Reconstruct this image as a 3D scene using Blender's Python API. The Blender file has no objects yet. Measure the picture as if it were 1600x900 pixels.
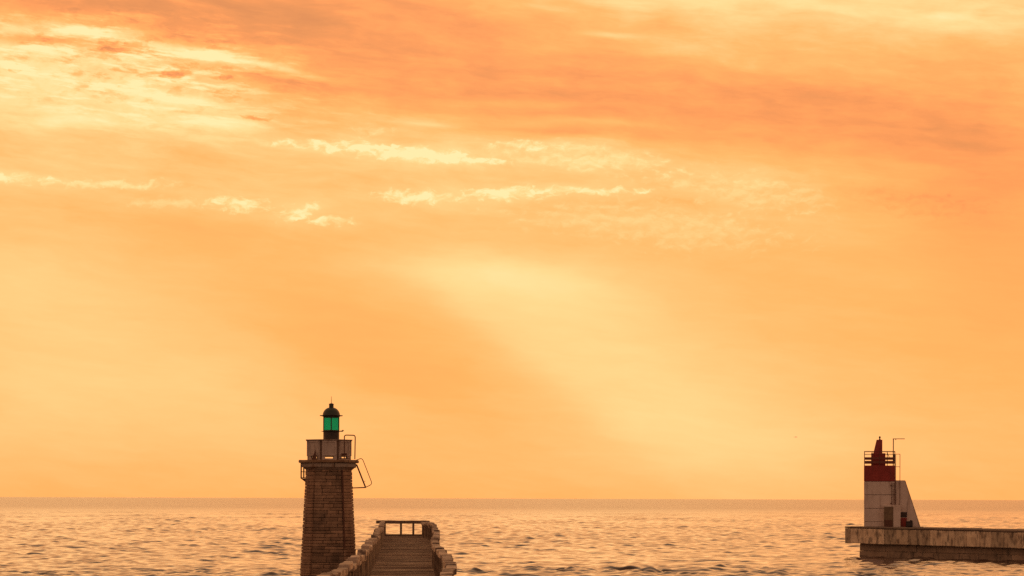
import bpy, bmesh, math, random
import numpy as np
from mathutils import Vector, Matrix
random.seed(7)
rng = np.random.default_rng(11)
S = bpy.context.scene
COL = S.collection
R = math.radians
F = 3600.0           # focal length in pixels of the 1600 px wide photograph
EYE = 5.9            # camera height above the water

def lin(c):
    return tuple(((v/255)/12.92 if v/255 <= 0.04045 else ((v/255+0.055)/1.055)**2.4) for v in c)

# ------------------------------------------------------------------ mesh builder
class MB:
    def __init__(self): self.v = []; self.f = []
    def add(self, vs, fs):
        n = len(self.v); self.v += [tuple(p) for p in vs]
        self.f += [tuple(i+n for i in q) for q in fs]
    def box(self, c, s, rot=None, jit=0.0, bev=0.0):
        hx, hy, hz = s[0]/2, s[1]/2, s[2]/2
        if bev > 0:
            b = min(bev, hx*.6, hy*.6, hz*.6)
            vs = []
            for sx in (-1, 1):
                for sy in (-1, 1):
                    for sz in (-1, 1):
                        vs.append(Vector((sx*hx, sy*(hy-b), sz*(hz-b))))
                        vs.append(Vector((sx*(hx-b), sy*hy, sz*(hz-b))))
                        vs.append(Vector((sx*(hx-b), sy*(hy-b), sz*hz)))
            bm = bmesh.new()
            for p in vs: bm.verts.new(p)
            r = bmesh.ops.convex_hull(bm, input=bm.verts)
            bm.verts.index_update()
            vs = [v.co.copy() for v in bm.verts]; fs = [tuple(v.index for v in f.verts) for f in bm.faces]
            bm.free()
        else:
            vs = [Vector((sx*hx, sy*hy, sz*hz)) for sx in (-1, 1) for sy in (-1, 1) for sz in (-1, 1)]
            fs = [(0,1,3,2), (4,6,7,5), (0,4,5,1), (2,3,7,6), (0,2,6,4), (1,5,7,3)]
        if jit: vs = [p+Vector((random.uniform(-jit, jit), random.uniform(-jit, jit), random.uniform(-jit, jit))) for p in vs]
        if rot is not None: vs = [rot @ p for p in vs]
        self.add([p+Vector(c) for p in vs], fs)
    def bar(self, a, b, w, h=None, bev=0.0, jit=0.0):
        a, b = Vector(a), Vector(b); h = h or w
        d = b-a; L = d.length; q = d.to_track_quat('Y', 'Z').to_matrix()
        self.box((a+b)/2, (w, L, h), q, jit, bev)
    def tube(self, pts, r, n=8, closed=False):
        pts = [Vector(p) for p in pts]; rings = []
        m = len(pts)
        for i, p in enumerate(pts):
            if i == 0: d = pts[1]-p
            elif i == m-1: d = p-pts[i-1]
            else: d = (pts[i+1]-p).normalized()+(p-pts[i-1]).normalized()
            d.normalize()
            up = Vector((0, 1, 0)) if abs(d.y) < .9 else Vector((1, 0, 0))
            x = d.cross(up).normalized(); y = d.cross(x)
            rr = r[i] if isinstance(r, (list, tuple)) else r
            rings.append([p+x*rr*math.cos(2*math.pi*k/n)+y*rr*math.sin(2*math.pi*k/n) for k in range(n)])
        vs = [p for rg in rings for p in rg]; fs = []
        for i in range(m-1):
            for k in range(n):
                fs.append((i*n+k, i*n+(k+1) % n, (i+1)*n+(k+1) % n, (i+1)*n+k))
        fs.append(tuple(range(n))[::-1]); fs.append(tuple((m-1)*n+k for k in range(n)))
        self.add(vs, fs)
    def lathe(self, prof, c=(0, 0, 0), n=32, a0=0.0):
        vs = []; fs = []; m = len(prof)
        for r, z in prof:
            for k in range(n):
                a = a0+2*math.pi*k/n
                vs.append((c[0]+r*math.cos(a), c[1]+r*math.sin(a), c[2]+z))
        for i in range(m-1):
            for k in range(n):
                fs.append((i*n+k, i*n+(k+1) % n, (i+1)*n+(k+1) % n, (i+1)*n+k))
        if prof[0][0] > 1e-6: fs.append(tuple(range(n))[::-1])
        if prof[-1][0] > 1e-6: fs.append(tuple((m-1)*n+k for k in range(n)))
        self.add(vs, fs)
    def prism(self, bot, top):
        n = len(bot); self.add(list(bot)+list(top), [tuple(range(n))[::-1], tuple(range(n, 2*n))] +
                               [(k, (k+1) % n, n+(k+1) % n, n+k) for k in range(n)])
    def build(self, name, mat, parent=None, smooth=False, bevel=0.0):
        me = bpy.data.meshes.new(name); me.from_pydata(self.v, [], self.f); me.update()
        bm = bmesh.new(); bm.from_mesh(me); bmesh.ops.recalc_face_normals(bm, faces=bm.faces)
        bm.to_mesh(me); bm.free()
        o = bpy.data.objects.new(name, me); COL.objects.link(o); me.materials.append(mat)
        if smooth:
            me.shade_smooth()
            me.set_sharp_from_angle(angle=R(38))
        if bevel:
            b = o.modifiers.new('bevel', 'BEVEL'); b.width = bevel; b.segments = 2; b.limit_method = 'ANGLE'
        if parent is not None: o.parent = parent
        return o

def thing(name, label, cat, loc, rz=0.0, group=None):
    o = bpy.data.objects.new(name, None); COL.objects.link(o)
    o.location = loc; o.rotation_euler = (0, 0, rz); o.empty_display_size = .3
    o['label'] = label; o['category'] = cat
    if group: o['group'] = group
    return o

# ------------------------------------------------------------------ node helpers
class NT:
    def __init__(self, nt): self.nt = nt; self.n = nt.nodes; self.l = nt.links
    def new(self, t, **k):
        o = self.n.new(t)
        for a, b in k.items(): setattr(o, a, b)
        return o
    def put(self, sock, v):
        if v is None: return
        if isinstance(v, bpy.types.NodeSocket): self.l.new(v, sock)
        else: sock.default_value = v
    def m(self, op, a, b=None, c=None, clamp=False):
        o = self.new('ShaderNodeMath', operation=op, use_clamp=clamp)
        for i, v in enumerate((a, b, c)): self.put(o.inputs[i], v)
        return o.outputs[0]
    def vm(self, op, a, b=None, out=0):
        o = self.new('ShaderNodeVectorMath', operation=op)
        self.put(o.inputs[0], a); self.put(o.inputs[1], b)
        return o.outputs['Value'] if op == 'DOT_PRODUCT' else o.outputs[0]
    def comb(self, x, y, z=0.0):
        o = self.new('ShaderNodeCombineXYZ')
        for i, v in enumerate((x, y, z)): self.put(o.inputs[i], v)
        return o.outputs[0]
    def noise(self, vec, scale, detail=4, rough=.5, dist=0.0, col=False):
        o = self.new('ShaderNodeTexNoise'); self.put(o.inputs['Vector'], vec)
        o.inputs['Scale'].default_value = scale; o.inputs['Detail'].default_value = detail
        o.inputs['Roughness'].default_value = rough; o.inputs['Distortion'].default_value = dist
        return o.outputs['Color' if col else 'Fac']
    def ss(self, v, a, b, lo=0.0, hi=1.0):
        o = self.new('ShaderNodeMapRange', interpolation_type='SMOOTHSTEP')
        for i, x in enumerate((v, a, b, lo, hi)): self.put(o.inputs[i], x)
        return o.outputs[0]
    def mix(self, f, a, b, mode='MIX'):
        o = self.new('ShaderNodeMix', data_type='RGBA', blend_type=mode)
        self.put(o.inputs['Factor'], f)
        self.put(o.inputs[6], a if isinstance(a, bpy.types.NodeSocket) else (*a[:3], 1))
        self.put(o.inputs[7], b if isinstance(b, bpy.types.NodeSocket) else (*b[:3], 1))
        return o.outputs[2]
    def ramp(self, v, stops):
        o = self.new('ShaderNodeValToRGB'); cr = o.color_ramp
        while len(cr.elements) < len(stops): cr.elements.new(.5)
        for e, (p, c) in zip(cr.elements, stops): e.position = p; e.color = (*c, 1)
        self.put(o.inputs[0], v); return o.outputs[0]

def material(name):
    m = bpy.data.materials.new(name); m.use_nodes = True
    t = NT(m.node_tree); b = t.n['Principled BSDF']
    return m, t, b

def surf(name, base, alt, rough=.8, scale=3.0, stretch=(1, 1, 1), island=0.0, bump=.02, bscale=12.0,
         stain=None, stain_amt=0.0, stain_stretch=(3, 3, .35), stain_scale=1.2, stain_lo=.5, stain_hi=.72, metallic=0.0):
    m, t, b = material(name)
    co = t.new('ShaderNodeTexCoord').outputs['Object']
    v = t.vm('MULTIPLY', co, stretch)
    n1 = t.noise(v, scale, 6, .6)
    c = t.mix(t.ss(n1, .3, .7), base, alt)
    if island:
        g = t.new('ShaderNodeNewGeometry').outputs['Random Per Island']
        k = t.m('MULTIPLY_ADD', g, 2*island, 1-island)
        c = t.mix(1.0, c, t.comb(k, k, k), 'MULTIPLY')
    if stain:
        n2 = t.noise(t.vm('MULTIPLY', co, stain_stretch), stain_scale, 5, .62)
        c = t.mix(t.m('MULTIPLY', t.ss(n2, stain_lo, stain_hi), stain_amt), c, stain)
    t.put(b.inputs['Base Color'], c)
    t.put(b.inputs['Roughness'], t.ss(n1, .2, .8, rough-.1, min(1, rough+.1)))
    b.inputs['Metallic'].default_value = metallic
    bp = t.new('ShaderNodeBump'); bp.inputs['Strength'].default_value = .6; bp.inputs['Distance'].default_value = bump
    t.put(bp.inputs['Height'], t.noise(v, bscale, 5, .6)); t.put(b.inputs['Normal'], bp.outputs[0])
    return m

M = {}
M['stone'] = surf('rough_brown_stone', (.42, .26, .16), (.28, .168, .10), .9, 2.2, island=.26, bump=.03, bscale=9,
                  stain=(.07, .045, .03), stain_amt=.7, stain_stretch=(.8, .8, .5), stain_scale=.9)
M['mortar'] = surf('dark_mortar', (.21, .125, .08), (.15, .09, .058), .95)
M['corner'] = surf('corner_stone', (.42, .25, .15), (.32, .185, .11), .9, 2.0, island=.14, bump=.03,
                   stain=(.09, .05, .035), stain_amt=.5)
M['plaster'] = surf('weathered_white_render', (.60, .48, .40), (.50, .40, .33), .85, 3, bump=.01,
                    stain=(.20, .10, .05), stain_amt=.65, stain_stretch=(4, 4, .7), stain_lo=.52, stain_hi=.75)
M['cornice'] = surf('cornice_stone', (.46, .37, .29), (.36, .27, .20), .88, 3, island=.12, bump=.015,
                    stain=(.22, .10, .045), stain_amt=.7, stain_stretch=(2, 2, .8), stain_lo=.45, stain_hi=.68)
M['ledge'] = surf('rusty_ledge', (.40, .25, .14), (.26, .14, .07), .88, 4, bump=.015, stain=(.14, .07, .04), stain_amt=.6, stain_stretch=(2, 2, 2))
M['rust'] = surf('rusted_iron', (.16, .06, .03), (.09, .035, .02), .75, 8, bump=.005)
M['green'] = surf('dark_green_paint', (.035, .045, .022), (.05, .045, .025), .5, 5, bump=.004)
M['bronze'] = surf('dark_iron_paint', (.05, .03, .018), (.035, .022, .014), .55, 5, bump=.004)
M['white'] = surf('white_painted_concrete', (.75, .60, .51), (.66, .52, .43), .75, 1.2, bump=.006, bscale=20,
                  stain=(.30, .17, .11), stain_amt=.7, stain_stretch=(2.4, 2.4, .3), stain_lo=.5, stain_hi=.74)
M['red'] = surf('red_paint', (.34, .026, .014), (.26, .019, .011), .55, 1.5, bump=.004, stain=(.14, .02, .015), stain_amt=.5, stain_stretch=(2, 2, .4))
M['oxide'] = surf('red_oxide_boards', (.24, .055, .032), (.17, .045, .028), .7, 4, bump=.004)
M['seam'] = surf('dark_joint', (.13, .08, .06), (.09, .06, .04), .9)
M['door'] = surf('weathered_door', (.24, .16, .09), (.17, .11, .065), .8, 2.5, bump=.006,
                 stain=(.12, .04, .025), stain_amt=.7, stain_stretch=(1.5, 1.5, 1))
M['darkbox'] = surf('dark_grille', (.05, .03, .025), (.035, .022, .02), .7)
M['concrete'] = surf('stained_concrete', (.72, .56, .38), (.48, .35, .23), .9, 1.1, island=.42, bump=.02, bscale=8,
                     stain=(.10, .065, .042), stain_amt=.8, stain_stretch=(2.0, 2.0, .8), stain_scale=.9, stain_lo=.47, stain_hi=.65)
M['concrete_top'] = surf('worn_concrete_edge', (.22, .15, .10), (.15, .10, .07), .92, 1.2, island=.2, bump=.03, bscale=7)
M['base'] = surf('wet_concrete', (.40, .28, .19), (.28, .19, .125), .8, .9, island=.16, bump=.02, bscale=6,
                 stain=(.045, .032, .022), stain_amt=.7, stain_stretch=(1.2, 1.2, .6))
M['plank'] = surf('old_deck_timber', (.42, .29, .20), (.30, .205, .14), .88, .35, (3, .55, 1), island=.2, bump=.012, bscale=10,
                  stain=(.15, .10, .065), stain_amt=.5, stain_stretch=(.5, .30, 1), stain_scale=1.0)
M['timber'] = surf('weathered_rail_timber', (.28, .19, .125), (.16, .105, .07), .9, 3, (2, 2, .5), island=.3, bump=.015, bscale=8)
M['cap'] = surf('bleached_cap_timber', (.74, .57, .42), (.42, .29, .20), .9, .9, island=.3, bump=.02, bscale=7,
                stain=(.13, .08, .055), stain_amt=.85, stain_stretch=(1.2, 1.2, 1.2), stain_lo=.48, stain_hi=.62)
M['gull'] = surf('pale_feathers', (.75, .72, .70), (.6, .58, .56), .8)

def glass_green():
    m, t, b = material('green_signal_glass')
    out = t.n['Material Output']
    tr = t.new('ShaderNodeBsdfTransparent'); tr.inputs[0].default_value = (.012, .82, .80, 1)
    tl = t.new('ShaderNodeBsdfTranslucent'); tl.inputs[0].default_value = (.0, .9, .42, 1)
    gl = t.new('ShaderNodeBsdfGlossy'); gl.inputs[1].default_value = .12; gl.inputs[0].default_value = (.8, .9, .85, 1)
    m1 = t.new('ShaderNodeMixShader'); m1.inputs[0].default_value = .12
    m2 = t.new('ShaderNodeMixShader'); m2.inputs[0].default_value = .03
    t.l.new(tr.outputs[0], m1.inputs[1]); t.l.new(tl.outputs[0], m1.inputs[2])
    t.l.new(m1.outputs[0], m2.inputs[1]); t.l.new(gl.outputs[0], m2.inputs[2]); t.l.new(m2.outputs[0], out.inputs[0])
    return m
M['glass'] = glass_green()

# ================================================================== LIGHTHOUSE (stone, green lantern)
def make_lighthouse():
    s = 25.0
    X0 = (514-800)/s; Y0 = F/s
    root = thing('lighthouse', 'tapering brown stone lighthouse with a green glazed lantern beside the wooden pier', 'lighthouse', (X0, Y0, 0), R(2.5))
    Zt, Zb = 7.66, 0.9
    hw = lambda z: 1.36+(7.66-z)*.0515
    CH = .17   # chamfer share of the full width, as projected
    def octo(z, grow=0.0):
        w = hw(z)+grow; c = w*2*CH
        return [(w-c, -w, z), (w, -w+c, z), (w, w-c, z), (w-c, w, z), (-w+c, w, z), (-w, w-c, z), (-w, -w+c, z), (-w+c, -w, z)]
    core = MB(); core.prism(octo(Zb, -.09), octo(Zt, -.09))
    core.build('shaft_core', M['mortar'], root)
    stones = MB(); corners = {e: MB() for e in (0, 2, 4, 6)}
    z = Zb
    k = 0
    while z < Zt-.05:
        h = random.uniform(.13, .25)
        if z+h > Zt-.1: h = Zt-z
        zc = z+h/2; P = [Vector(p) for p in octo(zc)]
        for e in range(8):
            a, b = P[e], P[(e+1) % 8]
            d = b-a; L = d.length; d.normalize(); nrm = Vector((d.y, -d.x, 0))
            ang = math.atan2(d.y, d.x); rot = Matrix.Rotation(ang, 3, 'Z')
            if e % 2 == 0:     # chamfered corner: long-and-short quoins
                c = (a+b)/2+nrm*(-.09+(.018 if k % 2 else 0)+random.uniform(0, .022))
                corners[e].box(c, (L+.05+random.uniform(-.02, .03), .24, h-.016), rot, .006, .025)
            else:
                p = .09; L -= .09
                first = True
                while p < L-.02:
                    w = random.uniform(.4, 1.15)
                    if L-p-w < .2: w = L-p
                    c = a+d*(p+w/2)+nrm*(-.12+random.uniform(-.02, .04))
                    stones.box(c, (w-.02, .2, h-.018), rot, .012, .025)
                    p += w
        z += h; k += 1
    stones.build('stone_wall', M['stone'], root); 
    for e in corners: corners[e].build('corner_stone_pilaster', M['corner'], root)
    # strip of pipe in the right-hand angle and left angle
    p = MB()
    pts = [((hw(z)*(1-2*CH))-.03, -hw(z)-.05, z) for z in (7.6, 5.2, 2.8)]
    p.tube(pts, .045); dp = p.build('drain_pipe', M['rust'], root)
    for zz in (7.2, 5.9, 4.5, 3.2):
        p = MB(); p.box((hw(zz)*(1-2*CH)-.03, -hw(zz)-.02, zz), (.16, .1, .05))
        p.build('pipe_bracket', M['rust'], dp)
    # plinth in the water
    pl = MB(); pl.prism([(x*1.25, y*1.25, -1.5) for x, y, z in octo(1.0)], [(x*1.2, y*1.2, .9) for x, y, z in octo(1.0)])
    pl.build('plinth', M['base'], root, bevel=.06)
    # cornice: corbel band of separate stones, ledge
    def sq(w, c, z): return [(w-c, -w, z), (w, -w+c, z), (w, w-c, z), (w-c, w, z), (-w+c, w, z), (-w, w-c, z), (-w, -w+c, z), (-w+c, -w, z)]
    co = MB()
    co.prism(sq(1.40, .46, 7.63), sq(1.60, .50, 7.79)); co.build('corbel_course', M['cornice'], root)
    co = MB()
    for e in range(8):
        P = [Vector(q) for q in sq(1.66, .50, 7.925)]; a, b = P[e], P[(e+1) % 8]; d = b-a; L = d.length; d.normalize()
        nrm = Vector((d.y, -d.x, 0)); rot = Matrix.Rotation(math.atan2(d.y, d.x), 3, 'Z')
        n = max(1, round(L/.72))
        for i in range(n):
            w = L/n
            co.box(a+d*(w*(i+.5))-nrm*.2, (w-.025, .42, .262), rot, .008, .02)
    co.build('cornice_stone_band', M['cornice'], root)
    co = MB(); co.prism(sq(1.58, .48, 7.785), sq(1.58, .48, 8.06)); co.build('cornice_core', M['mortar'], root)
    le = MB()
    for e in range(8):
        P = [Vector(q) for q in sq(1.83, .55, 8.155)]; a, b = P[e], P[(e+1) % 8]; d = b-a; L = d.length; d.normalize()
        nrm = Vector((d.y, -d.x, 0)); rot = Matrix.Rotation(math.atan2(d.y, d.x), 3, 'Z')
        n = max(1, round(L/.85))
        for i in range(n):
            w = L/n
            le.box(a+d*(w*(i+.5))-nrm*.3+Vector((0, 0, random.uniform(-.012, .012))), (w-.012, .6, .175), rot, .012, .03)
    le.prism(sq(1.5, .46, 8.065), sq(1.5, .46, 8.225))
    le.build('ledge', M['ledge'], root)
    # parapet: regular octagon of panels between pilasters
    Rp = 1.38; zb, zt = 8.235, 9.44
    V = [Vector((Rp/math.cos(math.pi/8)*math.cos(-math.pi/2-math.pi/8+e*math.pi/4+.05), Rp/math.cos(math.pi/8)*math.sin(-math.pi/2-math.pi/8+e*math.pi/4+.05), 0)) for e in range(8)]
    pp = MB(); sl = MB(); pil = MB()
    for e in range(8):
        a, b = V[e], V[(e+1) % 8]; d = (b-a); L = d.length; d.normalize()
        nrm = Vector((d.y, -d.x, 0)); rot = Matrix.Rotation(math.atan2(d.y, d.x), 3, 'Z'); mid = (a+b)/2
        def put(mb, x, off, z0, z1, w, th, bev=.012):
            mb.box(mid+d*x-nrm*off+Vector((0, 0, (z0+z1)/2)), (w, th, z1-z0), rot, 0, bev)
        W = L*.80
        sw, sh, z0 = .52, .13, zb+.10          # scupper opening
        put(pp, 0, .10, z0+sh, zt, W, .14)                       # panel above opening
        put(pp, -(W+sw)/4, .10, zb, z0+sh-.001, (W-sw)/2, .14)   # sides of the opening
        put(pp, (W+sw)/4, .10, zb, z0+sh-.001, (W-sw)/2, .14)
        put(pp, 0, .10, zb, z0, sw-.004, .136)
        # raised frame on the panel
        put(pil, 0, .015, zt-.11, zt-.004, W-.06, .05); put(pil, 0, .015, z0+sh+.03, z0+sh+.10, W-.06, .05)
        put(pil, -W/2+.075, .016, z0+sh+.10, zt-.112, .09, .048); put(pil, W/2-.075, .016, z0+sh+.10, zt-.112, .09, .048)
        # recessed joint strip between panels
        rec = MB(); rec.box(a-Vector((a.x, a.y, 0)).normalized()*.22+Vector((0, 0, (zb+zt)/2)), (.26, .16, zt-zb-.01), Matrix.Rotation(math.atan2(a.y, a.x)+math.pi/2, 3, 'Z')); rec.build('parapet_recess', M['mortar'], root)
    pp.build('parapet', M['plaster'], root); pil.build('parapet_panel_frame', M['plaster'], root)
    cp = MB()
    Vc = lambda r, z: [(p.x*r, p.y*r, z) for p in V]
    cp.prism(Vc(1.03, zt+.004), Vc(1.06, zt+.075)); cp.build('parapet_coping', M['cornice'], root, bevel=.015)
    rp = MB(); rp.box((1.02, -1.27, 8.33), (.62, .10, .04)); rp.box((.98, -1.30, 8.58), (.36, .05, .14))
    rp.build('rusty_bracket', M['rust'], root)
    rp = MB(); rp.prism([(-1.05, -1.19, 8.25), (-.72, -1.45, 8.25), (-.72, -1.40, 8.25)], [(-.80, -1.36, 8.85), (-.78, -1.37, 8.85), (-.78, -1.36, 8.85)])
    rp.build('rust_patch', M['rust'], root)
    # lantern
    lx = .13
    ln = MB(); ln.lathe([(.50, 9.50), (.50, 10.0), (.53, 10.02), (.53, 10.06)], (lx, 0, 0), 32)
    lantern = ln.build('lantern', M['bronze'], root, smooth=True)
    z0, z1 = 10.06, 10.96
    ang = [R(-90+60*k+2.5) for k in range(6)]
    Rl = .545
    fr = MB()
    pts = [Vector((lx+Rl*math.cos(a), Rl*math.sin(a), 0)) for a in ang]
    for p in pts: fr.bar(p+Vector((0, 0, z0)), p+Vector((0, 0, z1)), .062, .062)
    for zz, hh in ((z0+.03, .06), (z1-.03, .06)):
        for i in range(6):
            a, b = pts[i], pts[(i+1) % 6]; d = (b-a).normalized()*.04
            fr.bar(a+d+Vector((0, 0, zz)), b-d+Vector((0, 0, zz)), .05, hh)
    fr.build('lantern_frame', M['green'], lantern)
    for i in range(6):
        a, b = pts[i], pts[(i+1) % 6]; d = (b-a).normalized()*.035
        g = MB(); a2 = a+d; b2 = b-d
        n = Vector((d.y, -d.x, 0)).normalized()*.004
        g.prism([(*(a2+n).xy, z0+.055), (*(b2+n).xy, z0+.055), (*(b2-n).xy, z0+.055), (*(a2-n).xy, z0+.055)],
                [(*(a2+n).xy, z1-.055), (*(b2+n).xy, z1-.055), (*(b2-n).xy, z1-.055), (*(a2-n).xy, z1-.055)])
        g.build('glass_pane', M['glass'], lantern)
    dm = MB()
    prof = [(.54, 10.962), (.56, 11.0)]+[(.545*math.cos(t)**.9 if t < 1.5 else .0, 11.02+.53*math.sin(t)) for t in [i*1.22/9 for i in range(10)]]
    prof += [(.145, 11.53), (.145, 11.72), (.165, 11.73), (.165, 11.76), (.06, 11.80), (.02, 11.81)]
    dm.lathe(prof, (lx, 0, 0), 36); dm.build('dome', M['green'], lantern, smooth=True)
    rg = MB(); rg.lathe([(.55, 10.985), (.70, 11.0), (.73, 11.04), (.71, 11.045), (.69, 11.02), (.55, 11.012)], (lx, 0, 0), 36)
    rg.build('eave_gutter', M['bronze'], lantern, smooth=True)
    rg = MB(); rg.lathe([(.53, 10.03), (.62, 10.035), (.63, 10.055), (.53, 10.058)], (lx, 0, 0), 32)
    rg.tube([(lx+.55, -.1, 10.05), (lx+.70, -.12, 10.06), (lx+.76, -.12, 10.12)], [.03, .045, .05])
    rg.build('lower_ring', M['bronze'], lantern, smooth=True)
    an = MB(); an.tube([(lx, 0, 11.80), (lx, 0, 12.24)], [.018, .010], 6); an.build('lightning_rod', M['rust'], lantern)
    # ladder hoop over the parapet
    def rnd(pts, r=.16, n=6):
        out = [Vector(pts[0])]
        for i in range(1, len(pts)-1):
            p = Vector(pts[i]); a = (Vector(pts[i-1])-p); b = (Vector(pts[i+1])-p)
            A = p+a.normalized()*min(r, a.length/2.1); B = p+b.normalized()*min(r, b.length/2.1)
            for k in range(n+1):
                t = k/n; out.append(A*(1-t)**2+p*2*t*(1-t)+B*t*t)
        out.append(Vector(pts[-1])); return out
    px = lambda u: (440+u/5.622-514)/s
    pz = lambda v: EYE-((610+v/5.622)-777.6)/s
    hp = MB()
    hp.tube(rnd([(px(555), -1.40, pz(604)), (px(555), -1.40, pz(397)), (px(648), -.9, pz(397)), (px(645), -.9, pz(606))]), .033)
    hp.build('access_hoop', M['rust'], root, smooth=True)
    # stair frame hanging on the right
    fr = MB(); yy = -.4
    fr.bar((px(658), yy, pz(650)), (px(738), yy, pz(852)), .075, .09)
    fr.bar((px(606), yy, pz(857)), (px(742), yy, pz(851)), .07, .06)
    yb = .25
    fr.bar((px(656), yb, pz(652)), (px(736), yb, pz(853)), .05, .06)
    for q in (.25, .5, .75, .98):
        a = Vector((px(658), yy, pz(650))).lerp(Vector((px(738), yy, pz(852))), q); b = Vector((px(656), yb, pz(652))).lerp(Vector((px(736), yb, pz(853))), q)
        fr.tube([a, b], .018, 6)
    fr.bar((px(606), yb, pz(858)), (px(738), yb, pz(853)), .05, .05)
    st = fr.build('swing_ladder', M['rust'], root)
    hr = MB()
    hr.tube(rnd([(px(652), yy-.02, pz(614)), (px(707), yy-.02, pz(593)), (px(797), yy-.02, pz(822)), (px(740), yy-.02, pz(850))], .18), .022)
    hr.tube([(px(728), yy, pz(800)), (px(735), yy, pz(795))], .02)
    hr.build('handrail', M['rust'], st, smooth=True)
    # caged platform on the left
    cg = MB()
    for y in (-.35, .35):
        for u in (172, 195, 224): cg.bar((px(u), y, pz(640)), (px(u), y, pz(768)), .05 if u < 220 else .035)
        for v in (672, 716): cg.bar((px(170), y, pz(v)), (px(232), y, pz(v)), .035)
        cg.bar((px(170), y, pz(770)), (px(224), y, pz(812)), .05)
    for v in (672, 716): cg.bar((px(172), -.35, pz(v)), (px(172), .35, pz(v)), .035)
    cage = cg.build('side_cage', M['rust'], root)
    fl = MB(); fl.box(((px(168)+px(232))/2, 0, pz(769)), (px(232)-px(168), .8, .05))
    fl.prism([(px(180), -.38, pz(775)), (px(226), -.38, pz(775)), (px(226), -.38, pz(805))], [(px(180), .38, pz(775)), (px(226), .38, pz(775)), (px(226), .38, pz(805))])
    fl.build('cage_floor', M['rust'], cage)
    return root
make_lighthouse()

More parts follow.
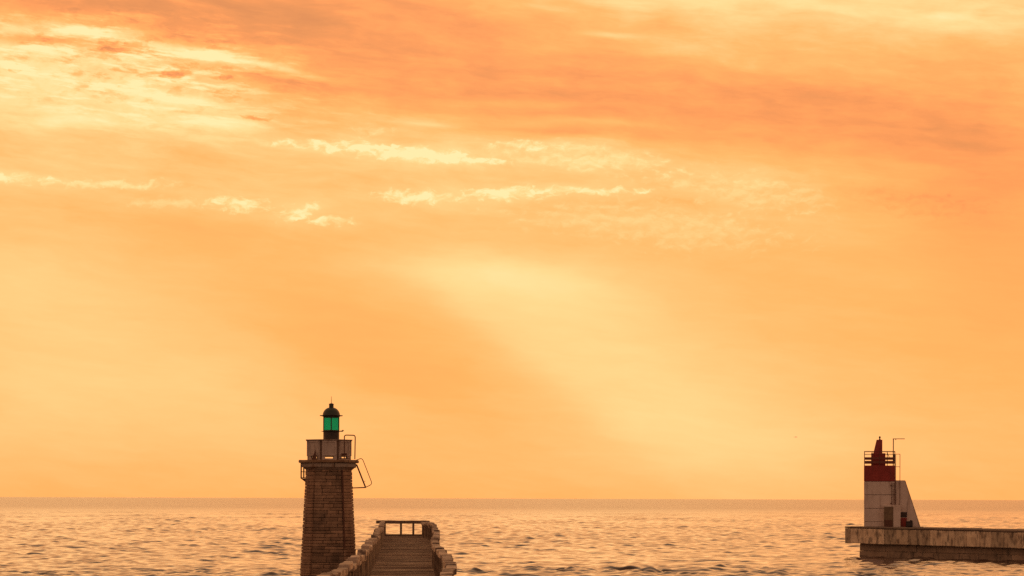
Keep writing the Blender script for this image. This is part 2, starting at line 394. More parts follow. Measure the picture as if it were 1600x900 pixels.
# ================================================================== RED AND WHITE BEACON ON THE BREAKWATER
s = 15.0
bx = lambda u: (1300+u/5.625-800)/s
bz = lambda v: EYE-((670+v/5.625)-780.3)/s
BY = 242.0
def make_beacon():
    X0 = (bx(282)+bx(553))/2; W = bx(553)-bx(282); h = W/2
    root = thing('harbour_beacon', 'small white harbour beacon with a red top and sloping buttress on the breakwater', 'beacon', (X0+.32, BY, 3.0), -math.atan2(X0, BY))
    Z = lambda v: bz(v)-3.0
    X = lambda u: bx(u)-X0
    b = MB(); levels = [862, 818, 700, 580, 462]
    levels[0] = 885
    for i in range(4):
        z0, z1 = Z(levels[i]), Z(levels[i+1])
        b.box((0, 0, (z0+z1)/2), (W-(.0 if i == 3 else .02), W, z1-z0-.045), None, .004, .02)
    b.build('tower', M['white'], root)
    b = MB(); b.box((0, 0, (Z(885)+Z(462))/2), (W-.07, W-.06, Z(462)-Z(885)-.02)); b.build('tower_joint_core', M['seam'], root)
    b = MB(); b.box((0, 0, (Z(462)+Z(322))/2+.004), (W+.02, W+.02, Z(322)-Z(462)-.008), None, 0, .03)
    red = b.build('red_top', M['red'], root)
    # buttress
    y0, y1 = -h+.15, h-.6
    q = [(X(550), Z(885)), (X(780), Z(885)), (X(638), Z(452)), (X(550), Z(452))]
    b = MB(); b.prism([(x, y0, z) for x, z in q], [(x, y1, z) for x, z in q])
    but = b.build('buttress', M['white'], root, bevel=.03)
    b = MB(); b.bar((X(657), y0-.004, Z(640)), (X(657), y0-.004, Z(760)), .03, .02); b.bar((X(640), y0-.004, Z(454)), (X(776), y0-.004, Z(872)), .05, .03)
    b.build('buttress_seam', M['seam'], but)
    # annex with door
    b = MB(); b.box(((X(453)+X(600))/2, -h-.35, (Z(672)+Z(885))/2), (X(600)-X(453), .9, Z(672)-Z(885)), None, 0, .02)
    an = b.build('annex', M['white'], root)
    b = MB(); b.box(((X(454)+X(538))/2, -h-.82, (Z(684)+Z(880))/2), (X(538)-X(456), .06, Z(684)-Z(880)), None, 0, .01)
    d = b.build('door', M['door'], an)
    b = MB(); b.box(((X(454)+X(538))/2, -h-.86, (Z(800)+Z(880))/2), (X(530)-X(460), .03, Z(800)-Z(880)), None, .0, .008); b.build('kick_plate', M['rust'], d)
    b = MB(); b.box(((X(603)+X(655))/2, y0-.04, (Z(732)+Z(776))/2), (X(655)-X(603), .08, Z(732)-Z(776)), None, 0, .01)
    gr = b.build('grille', M['darkbox'], but)
    b = MB()
    for v in (742, 750, 758): b.box(((X(612)+X(646))/2, y0-.085, Z(v)), (X(646)-X(612), .012, .035))
    b.build('grille_slat', M['seam'], gr)
    b = MB(); b.box(((X(603)+X(655))/2, y0-.05, (Z(782)+Z(880))/2), (X(655)-X(603), .1, Z(782)-Z(880)), None, 0, .01)
    b.build('red_hatch', M['red'], but)
    # ladder on the front, and side ladder with handrails
    b = MB()
    for u in (522, 548): b.tube([(X(u), -h-.12, Z(668)), (X(u), -h-.12, Z(470))], .022, 6)
    n = 14
    for i in range(n):
        v = 662-(662-478)*i/(n-1); b.tube([(X(522), -h-.12, Z(v)), (X(548), -h-.12, Z(v))], .018, 6)
    for v in (495, 655): b.box((X(518), -h-.07, Z(v)), (.16, .16, .1))
    b.build('front_ladder', M['rust'], root)
    b = MB()
    for u in (557, 594): b.tube([(X(u), -h-.05, Z(668)), (X(u), -h-.05, Z(222))], .03, 6)
    for v in (222, 333): b.tube([(X(557), -h-.05, Z(v)), (X(594), -h-.05, Z(v))], .025, 6)
    b.tube([(X(594), -h-.05, Z(664)), (X(594), y0+.05, Z(664))], .025, 6); b.tube([(X(594), -h-.05, Z(470)), (X(594), y0+.05, Z(470))], .025, 6)
    b.build('side_handrail', M['rust'], root)
    # railing
    b = MB(); e = h-.03
    cs = [(-e, -e), (e, -e), (e, e), (-e, e)]
    zt = Z(197)
    for i in range(4):
        a, c = Vector((*cs[i], 0)), Vector((*cs[(i+1) % 4], 0))
        for v, w, hh in ((197, .045, .05), (222, .035, .035)):
            b.bar(a+Vector((0, 0, Z(v))), c+Vector((0, 0, Z(v))), w, hh)
        for v0, v1 in ((249, 268), (281, 303)):
            bd = MB(); q0, q1 = a.lerp(c, .012), a.lerp(c, .988); zz = Vector((0, 0, (Z(v0)+Z(v1))/2))
            bd.bar(q0+zz, q1+zz, .04, Z(v0)-Z(v1)); bd.build('gallery_board', M['oxide'], root)
        for k in range(4):
            p = a.lerp(c, k/4); b.bar(p+Vector((0, 0, Z(324))), p+Vector((0, 0, zt)), .06)
    b.build('railing', M['rust'], root)
    # obelisk
    b = MB(); yk = .9
    b.box(((X(343)+X(468))/2, .1, (Z(212)+Z(324))/2), (X(468)-X(343), 1.5, Z(212)-Z(324)), None, 0, .03)
    b.build('lamp_plinth', M['red'], root)
    b = MB()
    xb0, xb1, xt0, xt1 = X(362), X(441), X(390), X(441)
    b.prism([(xb0, -.35, Z(212)), (xb1, -.35, Z(212)), (xb1, .55, Z(212)), (xb0, .55, Z(212))],
            [(xt0, -.2, Z(92)), (xt1, -.2, Z(92)), (xt1, .4, Z(92)), (xt0, .4, Z(92))])
    ob = b.build('red_obelisk', M['red'], root, bevel=.03)
    b = MB(); b.lathe([(.10, Z(92)), (.10, Z(86)), (.05, Z(84)), (.05, Z(80)), (.085, Z(78)), (.105, Z(71)), (.085, Z(64)), (.03, Z(60))], ((X(418)), .1, 0), 16)
    b.build('lamp', M['bronze'], ob, smooth=True)
    b = MB(); b.tube([(X(536), -h+.25, Z(324)), (X(536), -h+.25, Z(84))], .05, 8)
    b.bar((X(530), -h+.25, Z(87)), (X(636), -h+.25, Z(87)), .08, .07)
    b.tube([(X(557), -h+.25, Z(90)), (X(557), -h+.25, Z(97))], .04, 8)
    b.bar((X(485), -h+.3, Z(212)), (X(505), -h+.3, Z(258)), .06); b.bar((X(505), -h+.3, Z(258)), (X(536), -h+.25, Z(262)), .08)
    b.box((X(540), -h+.25, Z(255)), (.2, .14, .75))
    b.build('lamp_mast', M['bronze'], root)
    return root
make_beacon()

# breakwater: front face runs to the right and towards the camera
PL = Vector((bx(0)*0+(1320-800)/15.0, 240.0-0, 0)); PR = Vector(((1600-800)/16.3, F/16.3, 0))
dirp = (PR-PL).normalized(); back = Vector((-dirp.y, dirp.x, 0))
if back.y < 0: back = -back
def make_breakwater():
    root = thing('breakwater', 'long stained concrete breakwater with block facing under the red and white beacon', 'breakwater', (PL.x, PL.y, 0), math.atan2(dirp.y, dirp.x))
    L = (PR-PL).length; pxm = L/280.0
    joints = [107, 160, 305, 480, 585, 690, 775, 880, 985, 1080, 1175, 1275, 1365, 1455, 1550]
    xs = [(j-107)/1493.0 for j in joints]
    # perspective-correct spacing along the face
    def along(t):
        a = t*(1/16.3)/((1-t)/15.0+t/16.3); return a*L if False else (t/16.3)/((1-t)/15.0+t/16.3)*L
    D = [along(t) for t in xs]
    while D[-1] < L+25: D.append(D[-1]+random.uniform(1.05, 1.5))
    zt = lambda x: 3.06-x/L*.13
    zb = lambda x: 1.33-x/L*.10
    W = 7.0
    fb = MB(); top = MB()
    for i in range(len(D)-1):
        x0, x1 = D[i], D[i+1]; xm = (x0+x1)/2; g = .02
        yo = random.uniform(-.04, .04)
        z0, z1 = zb(xm)+random.uniform(-.02, .02), zt(xm)-.16
        fb.box((xm, .45+yo, (z0+z1)/2), (x1-x0-g, .9, z1-z0), None, .012, .05)
    fb.build('facing_block', M['concrete'], root)
    x = 0
    while x < D[-1]:
        l = random.uniform(2.2, 4.5); l = min(l, D[-1]-x)
        top.box((x+l/2, W/2+.0, zt(x+l/2)-.07+random.uniform(-.02, .02)), (l-.02, W+.1, .175), None, .015, .05)
        x += l
        if D[-1]-x < .5: break
    top.build('deck_slab', M['concrete_top'], root)
    co = MB(); co.prism([(.15, .2, 1.42), (D[-1], .2, 1.25), (D[-1], W-.1, 1.25), (.15, W-.1, 1.42)], [(.15, .2, 2.9), (D[-1], .2, zt(D[-1])-.175), (D[-1], W-.1, zt(D[-1])-.175), (.15, W-.1, 2.9)])
    co.build('slab_core', M['seam'], root)
    lo = MB(); x = 1.50
    for z0, z1 in ((-1.2, .55), (.56, 1.3)):
        x = 1.30
        while x < D[-1]:
            l = random.uniform(2.4, 5.0)
            lo.box((x+l/2, .55+W/2+random.uniform(-.03, .03), (z0+z1)/2), (l-.025, W-.6, z1-z0), None, .01, .04)
            x += l
    lo.build('base_wall', M['base'], root)
make_breakwater()
cr = MB()
cx, cy = bx(669), BY-2.75
cr.box((0, 0, .30), (.66, .5, .5), None, .01, .05); cr.box((-.02, 0, .59), (.70, .54, .08), None, 0, .02); cr.box((.18, 0, .68), (.25, .3, .10), None, 0, .03)
for ex in (-.24, .24): cr.box((ex, 0, .025), (.1, .45, .05))
o = cr.build('storage_box', M['darkbox']); o.location = (cx, cy, 3.02)
o['label'] = 'low dark box standing on the breakwater beside the red hatch'; o['category'] = 'box'

# ================================================================== WOODEN PIER
def interp(tab, y):
    ys = [p[0] for p in tab]; xs = [p[1] for p in tab]
    return float(np.interp(y, ys, xs))
LR = sorted([(178, -10.0), (137, -7.85), (105, -6.33), (90, -5.62), (76, -4.98), (68.4, -4.66), (62, -4.45), (58, -4.52), (54, -4.75), (48, -5.5), (40, -7.4), (30, -9.6)])
RR = sorted([(178, -6.85), (172, -6.4), (160, -5.55), (149, -5.0), (125, -4.1), (98, -3.27), (87, -2.75), (77, -2.24), (69, -1.93), (61, -1.66), (52, -1.5), (44, -1.7), (36, -2.6), (30, -3.9)])
DZ = 2.9
PIER_END = 179.0
dz = lambda y: .035*math.sin(y*.21)+.03*math.sin(y*.53+1)+.02*math.sin(y*1.1)
def make_pier():
    root = thing('wooden_pier', 'weathered timber pier with wavy railings leading out past the stone lighthouse', 'pier', (0, 0, 0))
    d = MB(); y = 30.0
    while y < PIER_END:
        w = random.uniform(.17, .23)
        xl, xr = interp(LR, y)+.12, interp(RR, y)-.12
        lift = random.choice([0]*22+[.02, .03, -.02])
        d.box(((xl+xr)/2, y, DZ-.03+dz(y)+lift+random.uniform(-.006, .006)), (xr-xl+.3+random.uniform(-.1, .1), w-.02, .06),
              Matrix.Rotation(random.uniform(-.008, .008), 3, 'Y') @ Matrix.Rotation(random.uniform(-.01, .01), 3, 'Z'))
        y += w
    d.build('deck', M['plank'], root)
    bm = MB()
    for tab, o in ((LR, .2), (RR, -.2), (LR, 1.0), (RR, -1.0)):
        ys = np.arange(30, PIER_END, 5.0)
        for a, b in zip(ys[:-1], ys[1:]):
            bm.bar((interp(tab, a)+o, a, DZ-.24), (interp(tab, b)+o, b, DZ-.24), .22, .28)
    bm.build('deck_beam', M['timber'], root)
    y = 33.0
    while y < PIER_END:
        for tab, o in ((LR, -.05), (RR, .05)):
            p = MB(); x = interp(tab, y)+o
            p.tube([(x+(-.35 if tab is LR else .35), y, -1.5), (x, y, DZ-.4)], [.19, .16], 12); p.build('pile', M['timber'], root, smooth=True)
        y += 6.0
    y = 33.0
    while y < PIER_END:
        p = MB(); p.bar((interp(LR, y)-.3, y+.22, DZ-.50), (interp(RR, y)+.3, y+.22, DZ-.50), .2, .26)
        cbm = p.build('cross_beam', M['timber'], root)
        p = MB(); p.bar((interp(LR, y)-.1, y+.22, .7), (interp(RR, y)+.1, y+.22, DZ-.7), .1, .18); p.build('brace', M['timber'], cbm); y += 6.0
    # side railings
    for tab, sgn in ((LR, -1), (RR, 1)):
        rl = MB(); posts = []; y = 32.0
        while y < PIER_END-1.0:
            posts.append(y); y += random.uniform(1.7, 2.1)
        posts.append(PIER_END-.5)
        for a, b in zip(posts[:-1], posts[1:]):
            for hh in (.38, .74):
                rl.bar((interp(tab, a)-sgn*.0, a+.12, DZ+dz(a)+hh), (interp(tab, b), b-.12, DZ+dz(b)+hh), .07, .17, jit=.01)
            n = 3
            for k in range(1, n):
                yy = a+(b-a)*k/n
                rl.box((interp(tab, yy)-sgn*.08, yy, DZ+dz(yy)+.46), (.06, .16, .95), None, .012)
        rail = rl.build('railing', M['timber'], root)
        lo = 0
        for i, yy in enumerate(posts):
            q = MB(); hgt = 1.0+random.uniform(-.03, .06)
            lean = Matrix.Rotation(sgn*random.uniform(-.02, .05), 3, 'Y')
            q.box((interp(tab, yy)+sgn*random.uniform(-.02, .03), yy, DZ+dz(yy)+hgt/2-.2), (.20, .22, hgt+.4-.02), lean, .008, .02)
            q.build('post', M['timber'], rail)
        # caps: irregular heavy timbers, worn, some slipped
        wob = 0.0
        for i, (a, b) in enumerate(zip(posts[:-1], posts[1:])):
            wob = wob*.55+random.uniform(-.04, .04)
            up = random.uniform(-.03, .04)+(.10 if random.random() < .18 else 0)
            lo_ = random.uniform(-.07, .07)
            q = MB()
            A = Vector((interp(tab, a)+wob+random.uniform(-.03, .03), a+.012, DZ+dz(a)+1.05+up+random.uniform(-.02, .02)))
            B = Vector((interp(tab, b)+wob+random.uniform(-.03, .03), b-.012, DZ+dz(b)+1.05+up+random.uniform(-.02, .02)))
            w = random.uniform(.27, .34); h = random.uniform(.15, .21)
            # worn timber: three lengths with dips between them
            n = 3
            prev = A
            for k in range(1, n+1):
                t = k/n; P = A.lerp(B, t)+Vector((random.uniform(-.02, .02), 0, (random.uniform(-.035, .02) if k < n else 0)))
                q.bar(prev, P, w*random.uniform(.88, 1.06), h*random.uniform(.85, 1.08), bev=.02, jit=.008); prev = P
            q.build('cap_timber', M['cap'], rail)
    # end railing
    e = MB()
    xl, xr = -10.55, -6.4
    zt = DZ+1.12
    ye = PIER_END+.05
    e.bar((xl, ye, zt), (xr, ye, zt), .26, .24, bev=.03)
    er = e.build('end_railing', M['timber'], root)
    for x in (-9.93, -8.62, -7.66, -6.75):
        q = MB(); w = .16 if -9.5 < x < -7 else .26
        q.box((x, ye, DZ+.5), (w, w, 1.25), None, 0, .015); q.build('post', M['timber'], er)
    q = MB(); q.bar((-9.8, ye, DZ+.10), (-6.88, ye, DZ+.10), .12, .16); q.build('toe_board', M['timber'], er)
make_pier()

# ================================================================== GULL
def make_gull():
    D = 520.0; x, y = 1243.5, 683
    P = Vector(((x-800)/F*D, D, EYE+(779.9-y)/F*D))
    g = MB()
    g.tube([(-.34, 0, 0), (-.27, 0, .01), (-.1, 0, 0), (.12, 0, -.01), (.26, 0, .02), (.34, 0, .03), (.40, 0, .02)], [.02, .045, .085, .085, .055, .05, .012], 10)
    for sy in (-1, 1):
        a = [(.10, sy*.06, .03), (.16, sy*.35, .12), (-.02, sy*.75, .10), (-.62, sy*.98, .02)]
        b = [(-.10, sy*.06, .03), (-.08, sy*.35, .12), (-.18, sy*.70, .10), (-.60, sy*.95, .02)]
        vs = [Vector(p)+Vector((0, 0, .012)) for p in a+b]+[Vector(p)-Vector((0, 0, .012)) for p in a+b]
        fs = []
        for k in range(3):
            fs += [(k, k+1, 5+k, 4+k), (8+k, 12+k, 13+k, 9+k), (k, 8+k, 9+k, k+1), (4+k, 5+k, 13+k, 12+k)]
        fs += [(0, 4, 12, 8), (3, 11, 15, 7)]
        g.add(vs, fs)
    o = g.build('seagull', M['gull'], smooth=True); o.location = P; o.scale = (.95, 1, .42); o.rotation_euler = (R(8), 0, R(-4))
    o['label'] = 'tiny pale seagull gliding low in the sky left of the beacon'; o['category'] = 'bird'
make_gull()

# ================================================================== SEA
def water_mat():
    m, t, b = material('sea_water')
    geo = t.new('ShaderNodeNewGeometry').outputs['Position']
    dist = t.vm('LENGTH', geo) if False else None
    o = t.new('ShaderNodeVectorMath', operation='LENGTH'); t.put(o.inputs[0], geo); dist = o.outputs['Value']
    b.inputs['Base Color'].default_value = (.065, .030, .020, 1)
    b.inputs['IOR'].default_value = 1.333
    t.put(b.inputs['Roughness'], t.ss(dist, 250, 1500, .04, .21))
    v = t.vm('MULTIPLY', geo, (.8, 1.0, 1.0))
    n1 = t.noise(v, 1.5, 4, .6); n2 = t.noise(v, .35, 3, .55)
    n3 = t.noise(t.vm('MULTIPLY', geo, (.012, .02, 1)), 1.0, 3, .5)
    n4 = t.noise(v, .13, 4, .65)
    hgt = t.m('ADD', t.m('ADD', t.m('MULTIPLY', n1, .10), t.m('MULTIPLY', n2, .32)), t.m('MULTIPLY', n4, t.ss(dist, 600, 1500, 0, 5.0)))
    bp = t.new('ShaderNodeBump'); bp.inputs['Distance'].default_value = 1.0
    t.put(bp.inputs['Strength'], t.ss(n3, .3, .7, .2, .45)); t.put(bp.inputs['Height'], hgt)
    t.put(b.inputs['Normal'], bp.outputs[0])
    return m

def make_sea():
    step = lambda d: .22*(d/170)**1.1 if d < 700 else .22*(700/170)**1.1*(d/700)**2
    rows = [60.0]
    while rows[-1] < 45000:
        D = rows[-1]
        rows.append(D+(4.0 if D < 145 else step(D)))
    rows = np.array(rows); nc = 900
    az = np.linspace(R(-15.5), R(15.5), nc)
    Dg, Ag = np.meshgrid(rows, np.tan(az), indexing='ij')
    X = (Ag*Dg).ravel(); Y = Dg.ravel().copy(); D = Y.copy(); Z = np.zeros_like(X)
    sp = np.maximum(.22*(np.minimum(D, 700)/170)**1.1*np.maximum(D/700, 1)**2, D*(az[1]-az[0]))
    edge = np.clip((R(15.5)-np.abs(np.arctan(Ag.ravel())))/R(1.5), 0, 1)*np.clip((D-145)/15, 0, 1)
    # rough-water patches: a dark tide rip close by and broad gusts farther out
    def bump2(x, y, cx, cy, rx, ry): return np.exp(-((x-cx)/rx)**2-((y-cy)/ry)**2)
    rip = bump2(X, Y, 11, 188+2*np.sin(X*.35), 20, 6)+.5*bump2(X, Y, -27, 178, 14, 9)
    calm = bump2(X, Y, 14, 225, 34, 26)
    def field(n, l0, l1, seed):
        r2 = np.random.default_rng(seed); f = np.zeros_like(X)
        for _ in range(n):
            l = r2.uniform(l0, l1); th = r2.uniform(0, 2*math.pi); f += np.sin(2*math.pi/l*(math.cos(th)*X+math.sin(th)*Y*.6)+r2.uniform(0, 6.28))
        return np.clip(.5+f/(2.2*math.sqrt(n)), 0, 1.2)
    grp = field(14, 3, 11, 3); grp2 = field(12, 25, 90, 5)
    dX = np.zeros_like(X); dY = np.zeros_like(X)
    N = 130; gf = .62-.3*np.clip(rip, 0, 1)
    for i in range(N):
        lam = math.exp(rng.uniform(math.log(.65), math.log(8)))
        th = R(-90)+rng.normal(0, R(40 if lam < 2.5 else 62))
        k = 2*math.pi/lam; kx, ky = k*math.cos(th), k*math.sin(th)
        a = .0025*lam*rng.uniform(.5, 1.3)
        fade = np.clip((lam/sp-2.2)/2.0, 0, 1)*edge
        if lam < 3.2:
            mod = (1.15+1.35*np.clip(grp, 0, 1)**1.8)*(1+1.2*rip)-.35*calm
            mod = mod*(1+.5*np.clip((D-200)/300, 0, 1))
        else:
            mod = .85*(1.0+.9*np.clip((D-200)/350, 0, 1))*(.55+.75*grp2)*(1+.2*rip-.4*calm)
        A = a*fade*mod
        ph = kx*X+ky*Y+rng.uniform(0, 2*math.pi)
        sn, cs = np.sin(ph), np.cos(ph)
        Z += A*cs; dX -= A*sn*kx/k*gf; dY -= A*sn*ky/k*gf
    V = np.stack([X+dX, Y+dY, Z], 1)
    nr = len(rows)
    idx = np.arange(nr*nc).reshape(nr, nc)
    Q = np.stack([idx[:-1, :-1], idx[:-1, 1:], idx[1:, 1:], idx[1:, :-1]], -1).reshape(-1, 4)
    # the rest of the sea round the camera: flat sectors
    extra = []; eq = []
    base = len(V)
    angs = [R(15.5)+(2*math.pi-R(31))*k/40 for k in range(41)]
    rr = [0.01, 60/math.cos(R(15.5)), 400, 4000, 46700]
    for a in angs:
        for r in rr: extra.append((r*math.sin(a), r*math.cos(a), 0))
    for i in range(40):
        for j in range(4):
            p = base+i*5+j; eq.append((p, p+1, p+6, p+5))
    b2 = base+len(extra)
    extra += [(0, 0.01, 0), (60*math.tan(R(-15.5)), 60, 0), (60*math.tan(R(15.5)), 60, 0)]
    tri = (b2, b2+2, b2+1)
    V = np.concatenate([V, np.array(extra)])
    Q = np.concatenate([Q, np.array(eq)])
    me = bpy.data.meshes.new('sea')
    me.vertices.add(len(V)); me.vertices.foreach_set('co', V.astype(np.float32).ravel())
    nl = len(Q)*4+3
    me.loops.add(nl)
    me.loops.foreach_set('vertex_index', np.concatenate([Q.ravel(), np.array(tri)]).astype(np.int32))
    me.polygons.add(len(Q)+1)
    me.polygons.foreach_set('loop_start', np.concatenate([np.arange(len(Q)+1)*4]).astype(np.int32))
    me.polygons.foreach_set('use_smooth', np.ones(len(Q)+1, dtype=bool))
    me.update(calc_edges=True)
    if me.polygons[10].normal.z < 0: me.flip_normals()
    me.materials.append(water_mat())
    o = bpy.data.objects.new('sea', me); COL.objects.link(o)
    o['kind'] = 'structure'; o['label'] = 'orange rippled sea reaching the horizon'
make_sea()

# ================================================================== SKY
SUN_AZ, SUN_EL = R(-1.0), R(38.0)
def make_world():
    w = bpy.data.worlds.new('World'); S.world = w; w.use_nodes = True
    t = NT(w.node_tree); t.n.clear()
    out = t.new('ShaderNodeOutputWorld')
    g = t.new('ShaderNodeTexCoord').outputs['Generated']
    nrm = t.vm('NORMALIZE', g)
    sep = t.new('ShaderNodeSeparateXYZ'); t.put(sep.inputs[0], nrm)
    x, y, z = sep.outputs
    az = t.m('ARCTAN2', x, y); el = t.m('ARCSINE', z)
    # sky map coordinates: ten units are about 16 degrees; U to the right, Vd downwards, horizon at 7.78
    U = t.m('MULTIPLY_ADD', az, 36.4, 8.0); Vd = t.m('MULTIPLY_ADD', el, -36.3, 7.785)
    P0 = t.comb(U, Vd, 0.0)
    # wind-drawn warp
    wn = t.noise(t.vm('MULTIPLY', P0, (.45, 1.3, 1)), 1.0, 5, .55, col=True)
    wv = t.vm('SUBTRACT', wn, (.5, .5, .5))
    P = t.vm('ADD', P0, t.vm('MULTIPLY', wv, (1.5, .55, 0)))
    Ps = t.vm('ADD', P0, t.vm('MULTIPLY', wv, (.7, .20, 0)))
    def blob(p, cx, cy, rx, ry, tilt=0.0):
        mp = t.new('ShaderNodeMapping', vector_type='TEXTURE')
        t.put(mp.inputs['Vector'], p)
        mp.inputs['Location'].default_value = (cx, cy, 0); mp.inputs['Rotation'].default_value = (0, 0, R(tilt)); mp.inputs['Scale'].default_value = (rx, ry, 1)
        d = t.vm('DOT_PRODUCT', mp.outputs[0], mp.outputs[0])
        return t.m('POWER', 2.71828, t.m('MULTIPLY', d, -1.0))
    tot = None
    def acc(v, k):
        nonlocal tot
        tot = t.m('MULTIPLY_ADD', v, k, .50 if tot is None else tot)
    # broad layers (in hundredths of the picture): centre, radii, tilt, amount
    for (cx, cy, rx, ry, tl, k) in [
        (2.0, .15, 5.2, .50, 2, -.36), (6.3, .95, 4.4, .75, 7, -.20), (12.8, 1.75, 4.6, .62, 7, -.24), (13.6, 1.85, 1.7, .26, 6, -.06),
        (9.2, 1.9, 3.0, .35, 6, -.12), (15.0, 3.0, 2.6, .8, 4, -.10), (15.6, 3.6, 1.5, 1.8, 0, -.12), (5.4, 1.35, 2.3, .5, 6, -.08),
        (12.6, .10, 4.6, .42, 4, .31), (10.6, .85, 1.6, .20, 2, .14), (14.9, .55, 1.0, .25, 0, .12),
        (1.1, 1.25, 2.8, .62, 5, .30), (2.2, 1.95, 2.6, .36, 4, .16), (2.6, .85, 2.2, .16, 6, .20), (.3, 2.0, 2.2, 1.0, 0, .12),
        (7.6, 4.3, 2.3, .34, 3, .19), (8.8, 4.75, 2.3, .8, 12, .09), (9.8, 5.6, 2.6, 1.1, 25, .10), (11.0, 6.9, 2.8, .9, 10, .08),
        (.3, 4.4, 2.4, .8, 0, .16), (1.6, 5.7, 3.2, 1.3, 0, .08), (11.6, 6.2, 3.0, 1.4, 0, .07), (2.4, 6.0, 2.6, .9, 8, .10), (.2, 6.2, 1.6, 1.2, 0, .06),
        (5.0, 5.0, 1.8, .8, 28, -.03), (6.8, 6.1, 2.6, .7, 26, -.06), (7.0, 1.85, 1.6, .14, 3, .16), (10.2, 2.5, 2.6, .30, 8, .14),
        (8.0, 6.9, 14., .85, 0, .07), (12.4, 3.3, 2.4, .5, 6, .06), (3.5, 2.9, 4.0, .5, 2, .05), (4.0, 3.7, 4.0, .5, 2, -.03)]:
        acc(blob(P, cx, cy, rx, ry, tl), k)
    # shaft of light: a soft diagonal edge falling to the right under the glow
    ed = t.m('ADD', t.m('MULTIPLY', t.m('SUBTRACT', U, 6.1), .60), t.m('MULTIPLY', t.m('SUBTRACT', Vd, 4.2), -.80))
    edn = t.ss(ed, -.22, .36)
    acc(t.m('MULTIPLY', edn, blob(P0, 8.1, 5.2, 2.6, 1.3, 30)), .10)
    # fibrous texture, stronger high up, drawn out along the drift of the cloud
    hi = t.ss(Vd, 4.6, 1.2)
    def turned(p, deg):
        o = t.new('ShaderNodeVectorRotate', rotation_type='Z_AXIS'); t.put(o.inputs['Vector'], p); o.inputs['Angle'].default_value = R(-deg); return o.outputs[0]
    Pt = turned(P, 6.5); Pst = turned(Ps, 5.0)
    f1 = t.noise(t.vm('MULTIPLY', Pt, (.50, 2.3, 1)), 1.0, 8, .6)
    f2 = t.noise(t.vm('MULTIPLY', Pst, (1.0, 6.5, 1)), 1.0, 8, .62)
    f3 = t.noise(t.vm('MULTIPLY', Pst, (2.0, 5.2, 1)), 1.0, 8, .62)
    acc(t.m('MULTIPLY', t.m('SUBTRACT', f1, .5), t.m('MULTIPLY_ADD', hi, .42, .14)), 1.0)
    acc(t.m('MULTIPLY', t.m('SUBTRACT', f2, .5), t.m('MULTIPLY_ADD', hi, .20, .06)), 1.0)
    acc(t.m('MULTIPLY', t.m('SUBTRACT', f3, .5), t.m('MULTIPLY_ADD', hi, .15, .02)), 1.0)
    # torn streaks inside the bright gap on the left
    gap = blob(Ps, 1.9, 1.15, 2.6, .75, 5)
    acc(t.m('MULTIPLY', t.ss(f3, .49, .64), gap), -.36)
    acc(t.m('MULTIPLY', t.ss(f2, .49, .62), gap), .36)
    for (cx, cy, rx, ry, tl, k) in [(2.6, .86, 1.7, .085, 8, .34), (1.2, .66, 1.0, .055, -1, .34), (4.2, 1.12, .9, .05, 9, .26), (.8, .80, 1.0, .07, 1, -.30),
                                    (4.3, 1.30, .7, .11, 8, -.24), (2.9, 1.68, .9, .08, 9, .26), (3.4, 2.02, .7, .09, 2, .24), (1.0, 1.0, 1.2, .06, 3, .22), (1.0, 2.03, .5, .1, -5, .2),
                                    (8.0, 1.62, 1.8, .07, 1, .10), (6.8, 1.94, .7, .045, 4, .14), (9.4, 1.92, 1.2, .05, 3, .16), (8.6, 2.05, 1.2, .06, 4, -.14), (9.7, .57, .6, .05, 4, .18)]:
        acc(blob(Ps, cx, cy, rx, ry, tl), k)
    # small cumulus rows: crisp lit tops, ragged soft undersides
    w2 = t.noise(t.vm('MULTIPLY', P0, (3.0, 4.5, 1)), 1.0, 4, .55, col=True)
    Pc = t.vm('ADD', t.vm('ADD', P0, t.vm('MULTIPLY', wv, (.5, .16, 0))), t.vm('MULTIPLY', t.vm('SUBTRACT', w2, (.5, .5, .5)), (.35, .16, 0)))
    def billow(off):
        p = t.vm('ADD', Pc, (off*.4, off, 0)) if off else Pc
        return t.noise(t.vm('MULTIPLY', p, (4.6, 8.5, 1)), 1.0, 8, .60, .15)
    c1 = billow(0); c2 = billow(-.06)
    relief = t.m('SUBTRACT', c1, c2)
    acc(t.m('MULTIPLY', t.m('SUBTRACT', c1, .5), gap), .55)
    for (cx, cy, rx, ry, tl, k, th) in [
        (5.2, 2.30, 1.1, .10, 2, .38, .69), (6.3, 2.41, 1.2, .12, 3, .42, .66), (7.2, 2.48, .9, .09, 4, .38, .68), (8.2, 2.28, .6, .10, 4, .22, .72), (9.1, 2.45, 1.7, .24, 5, .15, .70),
        (6.4, 3.08, .8, .11, 1, .36, .68), (7.9, 2.99, .8, .11, 0, .40, .67), (9.2, 2.96, 1.1, .08, 1, .28, .70),
        (3.75, 3.22, .65, .15, 2, .32, .70), (4.62, 3.35, .32, .15, -20, .30, .70), (5.15, 3.46, .5, .08, 3, .32, .68), (2.6, 3.25, .8, .12, 2, .14, .72),
        (.15, 2.88, .55, .065, 1, .36, .66), (1.6, 2.94, 1.3, .10, 0, .20, .70), (10.2, 3.5, 2.6, .40, 6, .10, .70), (5.8, 2.05, .5, .12, 0, .16, .74), (11.6, 3.0, 2.0, .35, 7, .12, .72),
        (14.2, 3.2, 1.6, .30, 8, -.08, .74), (10.8, 3.1, .9, .2, 6, -.10, .74)]:
        b = blob(Pc, cx, cy, rx, ry, tl)
        d = t.m('MULTIPLY_ADD', b, .48, c1)
        mk = t.m('MULTIPLY', t.ss(d, th-.03, th+.33), t.ss(b, .03, .35))
        acc(t.m('MULTIPLY', mk, t.m('MULTIPLY_ADD', relief, 2.4, .92)), k*.92)
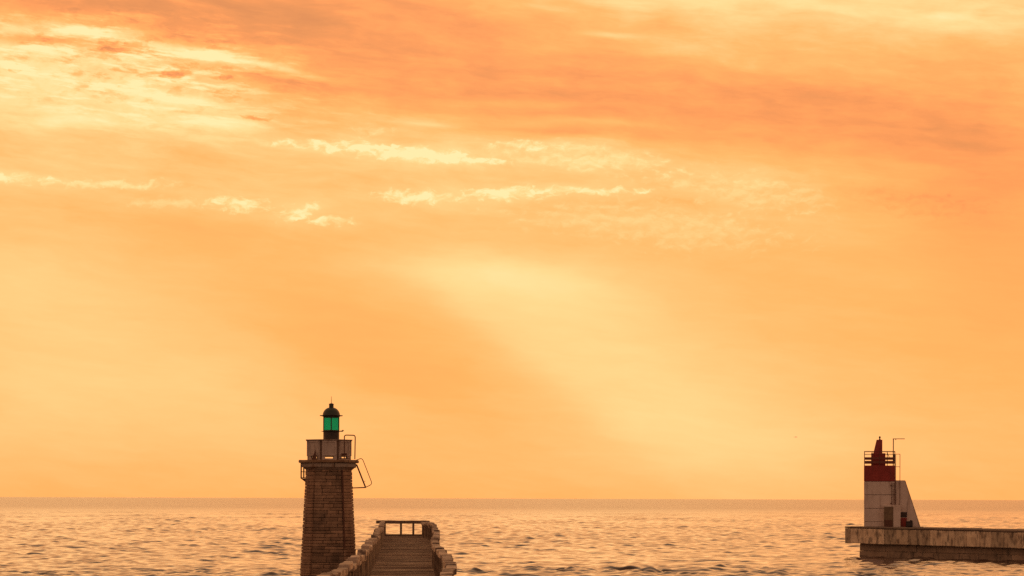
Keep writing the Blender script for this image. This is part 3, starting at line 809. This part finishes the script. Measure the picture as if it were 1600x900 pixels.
        acc(t.m('POWER', b, .35), k*.24)
    # small torn dark puffs
    for (cx, cy, rx, ry) in [(2.55, 1.26, .34, .09), (3.5, 1.30, .14, .07), (1.9, .85, .6, .18), (3.9, 1.92, .3, .06), (.3, 1.27, .2, .05)]:
        b = blob(Pc, cx, cy, rx, ry)
        mk = t.m('MULTIPLY', t.ss(t.m('MULTIPLY_ADD', b, .48, c1), .74, .98), t.ss(b, .03, .35))
        acc(mk, -.36)
    warm = t.ramp(tot, [(0.0, lin((224, 136, 76))), (.18, lin((240, 149, 80))), (.36, lin((255, 169, 88))), (.5, lin((255, 183, 99))),
                        (.64, lin((255, 200, 122))), (.80, lin((255, 219, 144))), (1.0, lin((255, 236, 170)))])
    warm = t.mix(1.0, warm, t.comb(t.ss(tot, .0, .5, 1.0, 1.26), 1.0, 1.0), 'MULTIPLY')
    # towards the sun the sky is bright and warm; overhead and behind the camera it is dim, dusky cloud
    front = t.ss(y, -.30, .85)
    upb = t.m('MULTIPLY', t.ss(el, R(12.5), R(19.0)), t.ss(el, R(26.0), R(40.0), 1.0, 0.0))
    upk = t.m('MULTIPLY_ADD', upb, .10, 1.0)
    warm = t.mix(1.0, warm, t.comb(upk, upk, upk), 'MULTIPLY')
    low = t.ss(el, R(12.0), R(38.0), 1.0, 0.0)
    dusk_n = t.noise(t.vm('MULTIPLY', nrm, (2, 2, 5)), 1.0, 5, .55)
    dusk = t.mix(t.ss(dusk_n, .35, .65), (.44, .24, .15), (.56, .32, .20))
    dk = t.ss(el, R(14.0), R(50.0), 1.08, .50)
    dusk = t.mix(1.0, dusk, t.comb(dk, dk, dk), 'MULTIPLY')
    col = t.mix(t.m('MULTIPLY', front, low), dusk, warm)
    bg = t.new('ShaderNodeBackground'); t.put(bg.inputs[0], col); bg.inputs[1].default_value = 1.0
    sky = t.new('ShaderNodeTexSky', sky_type='NISHITA'); sky.sun_disc = False
    sky.sun_elevation = SUN_EL; sky.sun_rotation = SUN_AZ; sky.dust_density = 4.0; sky.air_density = 2.0
    bn = t.new('ShaderNodeBackground'); t.put(bn.inputs[0], sky.outputs[0]); bn.inputs[1].default_value = .08
    mx = t.new('ShaderNodeMixShader'); mx.inputs[0].default_value = .95
    t.l.new(bn.outputs[0], mx.inputs[1]); t.l.new(bg.outputs[0], mx.inputs[2]); t.l.new(mx.outputs[0], out.inputs[0])
make_world()

sl = bpy.data.lights.new('sun', 'SUN'); sl.energy = .6; sl.angle = R(100); sl.color = (1.0, .60, .28)
so = bpy.data.objects.new('sun', sl); COL.objects.link(so)
dv = Vector((math.sin(SUN_AZ)*math.cos(SUN_EL), math.cos(SUN_AZ)*math.cos(SUN_EL), math.sin(SUN_EL)))
so.rotation_euler = dv.to_track_quat('Z', 'Y').to_euler(); so.location = (0, 40, 60)

cam = bpy.data.cameras.new('camera'); co = bpy.data.objects.new('camera', cam); COL.objects.link(co); S.camera = co
co.location = (0, 0, EYE); co.rotation_mode = 'QUATERNION'
co.rotation_quaternion = (Matrix.Rotation(R(90), 3, 'X') @ Matrix.Rotation(R(.18), 3, 'Z')).to_quaternion()
cam.sensor_width = 36; cam.lens = 36*F/1600; cam.shift_y = (778.5-450)/1600
cam.clip_start = .5; cam.clip_end = 100000
S.view_settings.view_transform = 'Standard'; S.view_settings.look = 'None'; S.view_settings.exposure = 0; S.view_settings.gamma = 1
S.cycles.use_denoising = False
